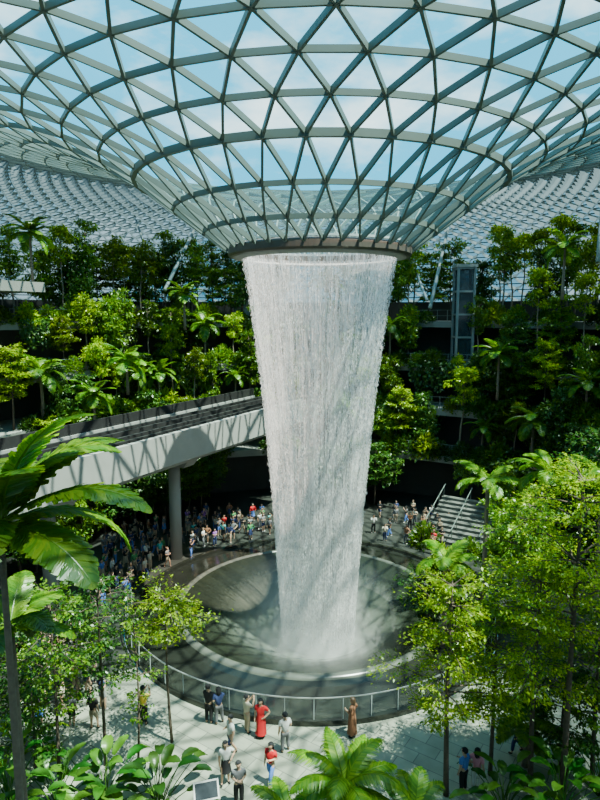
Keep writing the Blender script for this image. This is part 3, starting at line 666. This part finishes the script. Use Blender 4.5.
def broad_leaf(b, base, az, L_, w_, el0, stalk, droop):
    d = Vector((math.cos(az), math.sin(az), 0)); sidev = Vector((-math.sin(az), math.cos(az), 0)); p = Vector(base); el_ = el0+.35
    pts = [p.copy()]
    for i in range(4): p = p+(d*math.cos(el_)+Vector((0, 0, math.sin(el_))))*stalk/4; el_ -= .12; pts.append(p.copy())
    b.tube(pts, [.022, .02, .018, .016, .014], 5)
    n = 9; rows = []; el_ = el0-.35
    for i in range(n+1):
        t_ = i/n; ww = w_*(math.sin(PI*min(1, t_*.93+.05))**.65)*.5
        upv = -d*math.sin(el_)+Vector((0, 0, math.cos(el_)))
        rows.append([p+sidev*ww*q+upv*(abs(q)*ww*.28+.012*math.sin(i*2+q*3)) for q in (-1, -.5, 0, .5, 1)])
        p = p+(d*math.cos(el_)+Vector((0, 0, math.sin(el_))))*L_/n; el_ -= droop/n
    vs = [v for r_ in rows for v in r_]; fs = [(i*5+j, i*5+j+1, (i+1)*5+j+1, (i+1)*5+j) for i in range(n) for j in range(4)]
    b.add(vs, fs)
def broad_plant(label, loc, nl_, L_, w_, stalk, m, seed, name='broad_leaf_plant'):
    g_ = random.Random(seed); b = MB()
    for i in range(nl_):
        s = i/nl_; broad_leaf(b, (g_.uniform(-.1, .1), g_.uniform(-.1, .1), 0), i*2.4+g_.uniform(-.3, .3), L_*g_.uniform(.7, 1.1), w_*g_.uniform(.8, 1.1), .35+.95*s, stalk*g_.uniform(.6, 1.25), 1.1)
    o = b.build(name, M[m], None, True, loc); return tag(o, label, 'plant')
def bp(label, px, d, L_, w_, st, n, m, seed):
    x = (px-300)/600*(d*.99+2.2); broad_plant(label, (x, d, 0), n, L_, w_, st, m, seed)
bp('broad leaved plant in the bottom left corner', 10, 17.6, .8, .34, 1.8, 26, 'leaf_broad', 71)
bp('broad leaved plant second from the bottom left corner', 60, 17.2, .75, .32, 1.6, 26, 'leaf_broad', 72)
bp('glossy broad leaved plant third from the bottom left corner', 105, 17.4, .8, .36, 1.7, 28, 'leaf_broad', 73)
bp('glossy dark plant fourth from the bottom left corner, next to the kiosk', 158, 17.3, .8, .36, 1.6, 28, 'leaf_dark', 74)
bp('bright broad leaved plant behind those in the bottom left corner', 22, 20.0, .8, .28, 1.3, 18, 'leaf_palm', 75)
bp('broad leaved plant right of the bottom centre palm', 400, 16.8, .7, .28, .9, 16, 'leaf_broad', 76)
bp('broad leaved plant at the bottom under the right trees', 505, 17.3, .75, .3, 1.4, 24, 'leaf_broad', 77)
bp('dark broad leaved plant at the bottom near the right edge', 560, 17.4, .8, .34, 1.5, 26, 'leaf_broad', 78)
bp('tall broad leaved plant in the bottom right corner', 600, 18.2, .9, .38, 1.9, 20, 'leaf_broad', 79)
bp('bright broad leaved plant in front of the staircase', 470, 30, 1.1, .4, 1.2, 14, 'leaf_mid', 80)

strut(at(165, 290, 52), at(195, 228, 58), 'slanting pale roof column above the left slope, nearest the waterfall')
strut(at(150, 262, 56), at(136, 220, 58), 'thin pale roof column behind the left trees', .12)
strut(at(427, 300, 52), at(412, 262, 60), 'thin pale roof column right of the waterfall ring', .12)
strut(at(430, 308, 53), at(448, 228, 58), 'slanting pale roof column beside the right terraces')
strut(at(598, 262, 46), at(602, 205, 48), 'slanting pale roof column at the right edge')

# ------------------------------------------------------------------ people
HB = 1.7
def skin(chains_v, edges, rad, roots, sub=1):
    me = bpy.data.meshes.new('tmp'); me.from_pydata([tuple(c*HB for c in v) for v in chains_v], edges, [])
    o = bpy.data.objects.new('tmp', me); COL.objects.link(o)
    o.modifiers.new('s', 'SKIN').use_smooth_shade = True
    sv_ = me.skin_vertices[0].data
    for i, r_ in enumerate(rad): sv_[i].radius = (r_*HB, r_*HB); sv_[i].use_root = (i in roots)
    ss = o.modifiers.new('u', 'SUBSURF'); ss.levels = sub; ss.render_levels = sub
    dg = bpy.context.evaluated_depsgraph_get(); out = bpy.data.meshes.new_from_object(o.evaluated_get(dg))
    bpy.data.objects.remove(o); bpy.data.meshes.remove(me); return out
ARM = {'down': ((.135, -.01, .635), (.14, .03, .495), (.138, .045, .455)), 'bent': ((.14, -.03, .645), (.065, .12, .67), (.035, .15, .68)),
       'raise': ((.13, .10, .70), (.055, .17, .83), (.035, .18, .87)), 'hip': ((.21, -.05, .66), (.115, .045, .565), (.085, .065, .55)),
       'reach': ((.15, .09, .675), (.12, .21, .63), (.11, .25, .62))}
LEG = {'stand': (((.058, .012, .28), (.06, -.01, .04), (.066, .07, .018)), ((.058, .012, .28), (.06, -.01, .04), (.066, .07, .018))),
       'walk': (((.05, .09, .285), (.05, .11, .045), (.052, .19, .025)), ((.05, -.03, .275), (.05, -.16, .07), (.052, -.10, .018))),
       'ease': (((.058, .012, .28), (.06, -.01, .04), (.07, .07, .018)), ((.085, .05, .285), (.1, .03, .04), (.125, .1, .018)))}
CACHE = {}
def body_mesh(arms, legs):
    key = ('b', arms, legs)
    if key in CACHE: return CACHE[key]
    V = []; E = []; Rr = []; roots = []
    def v(p, r_): V.append(p); Rr.append(r_); return len(V)-1
    def chain(prev, items):
        for p, r_ in items:
            k = v(p, r_)
            if prev is not None: E.append((prev, k))
            prev = k
        return prev
    pel = v((0, 0, .52), .072); roots.append(pel)
    che = chain(pel, [((0, 0, .61), .064), ((0, 0, .735), .074)])
    chain(che, [((0, -.005, .81), .045), ((0, 0, .85), .034), ((0, .012, .885), .046), ((0, .008, .925), .062), ((0, 0, .965), .05)])
    for si, s in enumerate((-1, 1)):
        e_, w_, h_ = [(s*p[0], p[1], p[2]) for p in ARM[arms[si]]]
        hd = chain(che, [((s*.105, 0, .785), .04), (e_, .030), (w_, .021), (h_, .022)])
        w3 = Vector(w_); h3 = Vector(h_); dv = (h3-w3).normalized(); lat = dv.cross(Vector((s, 0, .2))).normalized()
        for q, (of, ln_) in enumerate(((-.016, .040), (-.006, .047), (.005, .044), (.015, .034))):
            p0 = h3+lat*of; k0 = v(tuple(p0), .0062); roots.append(k0)
            chain(k0, [(tuple(p0+dv*ln_*.55), .0058), (tuple(p0+dv*ln_+Vector((-s*.008, .004, 0))), .005)])
        p0 = w3+(h3-w3)*.4+lat*-.014; k0 = v(tuple(p0), .0065); roots.append(k0)
        chain(k0, [(tuple(p0+dv*.018-lat*.016), .0062), (tuple(p0+dv*.036-lat*.02), .0052)])
        kn, an, to = [(s*p[0], p[1], p[2]) for p in LEG[legs][si]]
        chain(pel, [((s*.052, 0, .48), .056), (kn, .038), (an, .025), (to, .020)])
        k0 = v((s*.052, .0, .925), .014); roots.append(k0); chain(k0, [((s*.062, -.006, .93), .012)])
    k0 = v((0, .055, .932), .009); roots.append(k0); chain(k0, [((0, .072, .915), .010)])
    me = skin(V, E, Rr, roots)
    bm = bmesh.new(); bm.from_mesh(me)
    for p, r_, mi in (((-.021, .058, .934), .008, 1), ((.021, .058, .934), .008, 1), ((-.008, .056, .895), .007, 2), ((.008, .056, .895), .007, 2)):
        res = bmesh.ops.create_icosphere(bm, subdivisions=1, radius=r_*HB, matrix=Matrix.Translation(Vector(p)*HB))
        for f in {f for vv in res['verts'] for f in vv.link_faces}: f.material_index = mi
    bm.to_mesh(me); bm.free()
    me.polygons.foreach_set('use_smooth', [True]*len(me.polygons))
    me.materials.clear()
    for q in range(3): me.materials.append(PM['skin'] if q == 0 else (PM['eye'] if q == 1 else PM['lip']))
    CACHE[key] = me; return me
def top_mesh(arms, longs, dress):
    key = ('t', arms, longs, dress)
    if key in CACHE: return CACHE[key]
    V = [(0, 0, .50), (0, 0, .60), (0, 0, .735), (0, -.004, .805)]; Rr = [.088, .080, .089, .05]; E = [(0, 1), (1, 2), (2, 3)]
    for si, s in enumerate((-1, 1)):
        e_, w_, h_ = [Vector((s*p[0], p[1], p[2])) for p in ARM[arms[si]]]; sh = Vector((s*.107, 0, .785)); k = len(V)
        V.append(tuple(sh)); Rr.append(.051); E.append((2, k))
        V.append(tuple(sh+(e_-sh)*(1. if longs else .7))); Rr.append(.041); E.append((k, k+1))
        if longs: V.append(tuple(e_+(w_-e_)*.9)); Rr.append(.032); E.append((k+1, k+2))
    me = skin(V, E, Rr, [0])
    if dress:
        bm = bmesh.new(); bm.from_mesh(me); rings = []
        for zf, rx, ry in ((.64, .075, .07), (.57, .088, .08), (.48, .105, .09), (.36, .115, .10), (.22 if dress == 1 else .1, .135, .125)):
            rings.append([bm.verts.new(Vector(((rx+.006*math.sin(q*2.1))*math.cos(q*PI/9), (ry+.006*math.sin(q*2.1))*math.sin(q*PI/9), zf))*HB) for q in range(18)])
        for a_, b_ in zip(rings, rings[1:]):
            for q in range(18): bm.faces.new((a_[q], b_[q], b_[(q+1) % 18], a_[(q+1) % 18]))
        bm.to_mesh(me); bm.free()
    me.polygons.foreach_set('use_smooth', [True]*len(me.polygons)); me.materials.clear(); me.materials.append(PM['white']); CACHE[key] = me; return me
def bottom_mesh(legs, kind):
    key = ('l', legs, kind)
    if key in CACHE: return CACHE[key]
    if kind == 'skirt':
        b = MB()
        b.lathe([(.075*HB, .6*HB), (.095*HB, .53*HB), (.106*HB, .42*HB), (.125*HB, .3*HB)], 18); me = b.mesh('skirt', PM['white'], True)
    else:
        V = [(0, 0, .56), (0, 0, .50)]; Rr = [.080, .083]; E = [(0, 1)]
        for si, s in enumerate((-1, 1)):
            kn, an, to = [Vector((s*p[0], p[1], p[2])) for p in LEG[legs][si]]; k = len(V); hp = Vector((s*.054, 0, .46))
            V.append(tuple(hp)); Rr.append(.064); E.append((1, k)); V.append(tuple(hp+(kn-hp)*(.85 if kind == 'shorts' else 1))); Rr.append(.049); E.append((k, k+1))
            if kind != 'shorts': V.append(tuple(kn+(an-kn)*.93)); Rr.append(.037); E.append((k+1, k+2))
        me = skin(V, E, Rr, [1]); me.polygons.foreach_set('use_smooth', [True]*len(me.polygons)); me.materials.clear(); me.materials.append(PM['white'])
    CACHE[key] = me; return me
def shoe_mesh(legs, si):
    key = ('s', legs, si)
    if key in CACHE: return CACHE[key]
    s = (-1, 1)[si]; kn, an, to = [Vector((s*p[0], p[1], p[2])) for p in LEG[legs][si]]; hz = max(an.z-.018, .022)
    V = [(an.x, an.y-.015, hz), ((an.x+to.x)/2, (an.y+to.y)/2, .026), (to.x, to.y+.012, to.z+.004)]
    me = skin(V, [(0, 1), (1, 2)], [.030, .029, .024], [0]); me.polygons.foreach_set('use_smooth', [True]*len(me.polygons)); me.materials.clear(); me.materials.append(PM['white']); CACHE[key] = me; return me
def hair_mesh(kind):
    key = ('h', kind)
    if key in CACHE: return CACHE[key]
    bm = bmesh.new(); bmesh.ops.create_uvsphere(bm, u_segments=16, v_segments=12, radius=1)
    bmesh.ops.delete(bm, geom=[v_ for v_ in bm.verts if (v_.co.z < -.1 and v_.co.y > -.1) or (v_.co.y > .55 and v_.co.z < .35)], context='VERTS')
    for v_ in bm.verts:
        c = v_.co
        if kind == 'long' and c.z < .1 and c.y < .2: c.z = c.z*2.6-.5; c.y -= .1
        elif c.z < -.55: c.z = -.55
        v_.co = Vector((c.x*.066, c.y*.069-.004, c.z*.064+.938))*HB
    if kind == 'bun': bmesh.ops.create_icosphere(bm, subdivisions=2, radius=.032*HB, matrix=Matrix.Translation(Vector((0, -.07, .965))*HB))
    me = bpy.data.meshes.new('hair'); bm.to_mesh(me); bm.free(); me.polygons.foreach_set('use_smooth', [True]*len(me.polygons)); me.materials.append(PM['black']); CACHE[key] = me; return me
COLS = {'white': (.58, .58, .56), 'black': (.02, .02, .022), 'red': (.55, .02, .025), 'navy': (.03, .045, .12), 'blue': (.08, .18, .5), 'yellow': (.75, .5, .06), 'grey': (.14, .14, .15),
        'beige': (.34, .27, .19), 'brown': (.22, .10, .055), 'pink': (.6, .22, .28), 'green': (.06, .22, .08), 'cream': (.52, .46, .36), 'teal': (.04, .3, .3), 'purple': (.22, .08, .3)}
PM = {k: mat('cloth_'+k, v_, .85, var=.15, scale=8, spec=.2) for k, v_ in COLS.items()}
PM['skin'] = mat('skin_light', (.44, .27, .18), .55, var=.08); PM['skin_tan'] = mat('skin_tan', (.32, .18, .11), .55, var=.08)
PM['eye'] = mat('eye_dark', (.02, .015, .01), .2); PM['lip'] = mat('lip', (.4, .13, .11), .5); PM['hair_brown'] = mat('hair_brown', (.07, .04, .02), .5)
def recol(o, m): o.material_slots[0].link = 'OBJECT'; o.material_slots[0].material = m
def person(label, loc, rz, h=1.66, arms=('down', 'down'), legs='stand', top='white', bottom='black', kind='trousers', longs=False, hair='short', hcol='black', skin_='skin', shoe='black', group=None):
    t = thing('person', label, 'person', loc, rz, group); t.scale = (h/HB,)*3
    o = obj('body', body_mesh(arms, legs), t); recol(o, PM[skin_])
    o = obj('hair', hair_mesh(hair), t); recol(o, PM[hcol])
    dr_ = {'dress': 1, 'long_dress': 2}.get(kind, 0)
    o = obj('dress' if dr_ else 'top', top_mesh(arms, longs, dr_), t); recol(o, PM[top])
    if not dr_: o = obj(kind, bottom_mesh(legs, kind), t); recol(o, PM[bottom])
    for si in (0, 1): o = obj('shoe', shoe_mesh(legs, si), t); recol(o, PM[shoe])
    return t
R_ = math.radians
def pg(px, py): return ground(px, py)
person('woman in a long red dress standing near the pool railing', pg(261, 737), R_(165), 1.6, ('hip', 'down'), 'ease', 'red', kind='long_dress', hair='long')
person('woman in a brown dress with one hand on her hip beside the railing', pg(352, 736), R_(70), 1.62, ('bent', 'hip'), 'ease', 'brown', kind='long_dress', hair='long', hcol='hair_brown', longs=True)
person('person in black leaning towards the pool railing, left of two', pg(209, 723), R_(-20), 1.68, ('reach', 'reach'), 'stand', 'black', 'black', longs=True)
person('person in a navy top at the railing beside the person in black', pg(219, 724), R_(20), 1.6, ('bent', 'reach'), 'ease', 'navy', 'grey', hair='long')
person('person in a cream top and beige trousers left of the red dress', pg(247, 732), R_(-60), 1.6, ('raise', 'raise'), 'stand', 'cream', 'beige')
person('person in a white top and grey trousers right of the red dress', pg(285, 752), R_(25), 1.62, ('down', 'bent'), 'ease', 'white', 'grey', hair='bun')
person('person in a white shirt and navy shorts walking on the plaza', pg(231, 756), R_(120), 1.66, ('down', 'bent'), 'walk', 'white', 'navy', 'shorts')
person('woman in a white top and black skirt on the sunlit plaza', pg(226, 783), R_(200), 1.6, ('hip', 'down'), 'ease', 'white', 'black', 'skirt', hair='long')
person('person in a red top and blue trousers on the sunlit plaza', pg(271, 784), R_(150), 1.58, ('bent', 'down'), 'walk', 'red', 'blue', hair='long')
person('person in a grey top at the bottom edge next to the kiosk', pg(239, 806), R_(190), 1.64, ('bent', 'bent'), 'stand', 'grey', 'black')
person('person in a yellow top photographing the waterfall on the left plaza', pg(144, 724), R_(-25), 1.66, ('raise', 'raise'), 'stand', 'yellow', 'black')
person('person in a blue top under the right trees', pg(463, 792), R_(40), 1.66, ('down', 'bent'), 'stand', 'blue', 'black')
person('person in a pink top beside the person in blue', pg(476, 790), R_(-40), 1.58, ('hip', 'down'), 'ease', 'pink', 'white', hair='long')
person('person in a purple top walking between the right tree trunks', pg(516, 752), R_(90), 1.62, ('down', 'down'), 'walk', 'purple', 'navy')
HN = {'short': 'short-haired', 'long': 'long-haired', 'bun': 'bun-haired'}
def crowd(n, pxr, pyr, where, group, rmin, rmax, seed, hs=(1.28, 1.5)):
    g_ = random.Random(seed); tops = ['white']*3+['black']*7+['grey']*7+['navy']*6+['cream']*1+['beige']*2+['red', 'blue', 'green', 'teal', 'brown', 'brown', 'purple']; bots = ['black', 'black', 'navy', 'grey', 'beige', 'blue']; used = set(); pos = []; tries = 0  # tops weighted dark, partly standing in for deep shade over the crowd
    piers = [A+nl*2.5+dr*(q*(Bp-A).length) for q in PIERS]
    while len(pos) < n and tries < 12000:
        tries += 1; p = ground(g_.uniform(*pxr), g_.uniform(*pyr)); rr = math.hypot(p.x-PX, p.y-CY)
        if not rmin < rr < rmax or any((p-q).length < .62 for q in pos) or any((p-q).length < .9 for q in piers): continue
        tp_, bt = g_.choice(tops), g_.choice(bots); kd = g_.choice(['trousers', 'trousers', 'shorts', 'skirt']); hr = g_.choice(['short', 'long', 'bun', 'short'])
        if (tp_, bt, kd, hr) in used or tp_ == bt: continue
        used.add((tp_, bt, kd, hr)); pos.append(p)
        ar = g_.choice([('down', 'down'), ('raise', 'raise'), ('bent', 'down'), ('hip', 'down'), ('bent', 'bent')])
        lab = '%s person in %s top and %s %s %s' % (HN[hr], tp_, bt, kd, where)
        person(lab, p, math.atan2(-(PX-p.x), CY-p.y)+g_.uniform(-.8, .8), g_.uniform(*hs), ar, g_.choice(['stand', 'ease', 'walk']), tp_, bt, kd, g_.random() < .3, hr, g_.choice(['black', 'black', 'hair_brown']), g_.choice(['skin', 'skin', 'skin_tan']), g_.choice(['black', 'white', 'grey']), group)
crowd(92, (100, 270), (518, 600), 'in the crowd below the bridge', 'crowd below the bridge', 10.3, 16.5, 5)
crowd(26, (365, 450), (516, 562), 'behind the pool, right of the waterfall', 'crowd behind the pool on the right', 10.3, 17.5, 6)
crowd(30, (2, 108), (604, 730), 'in the shade at the left', 'people in the shade on the left', 10.4, 22, 8, (1.45, 1.65))
t = thing('information_kiosk', 'small kiosk with a tilted dark screen at the bottom of the plaza', 'kiosk', ground(207, 822), R_(15))
MB().box((0, 0, .5), (.28, .14, 1.0)).build('stand', M['metal'], t)
mm = Matrix.Rotation(R_(50), 4, 'X')
MB().box((0, 0, 1.12), (.8, .55, .07), mat4=mm).build('frame', M['frame_pale'], t)
MB().box(tuple(mm @ Vector((0, 0, .04))+Vector((0, 0, 1.12))), (.7, .45, .012), mat4=mm).build('screen', M['screen'], t)
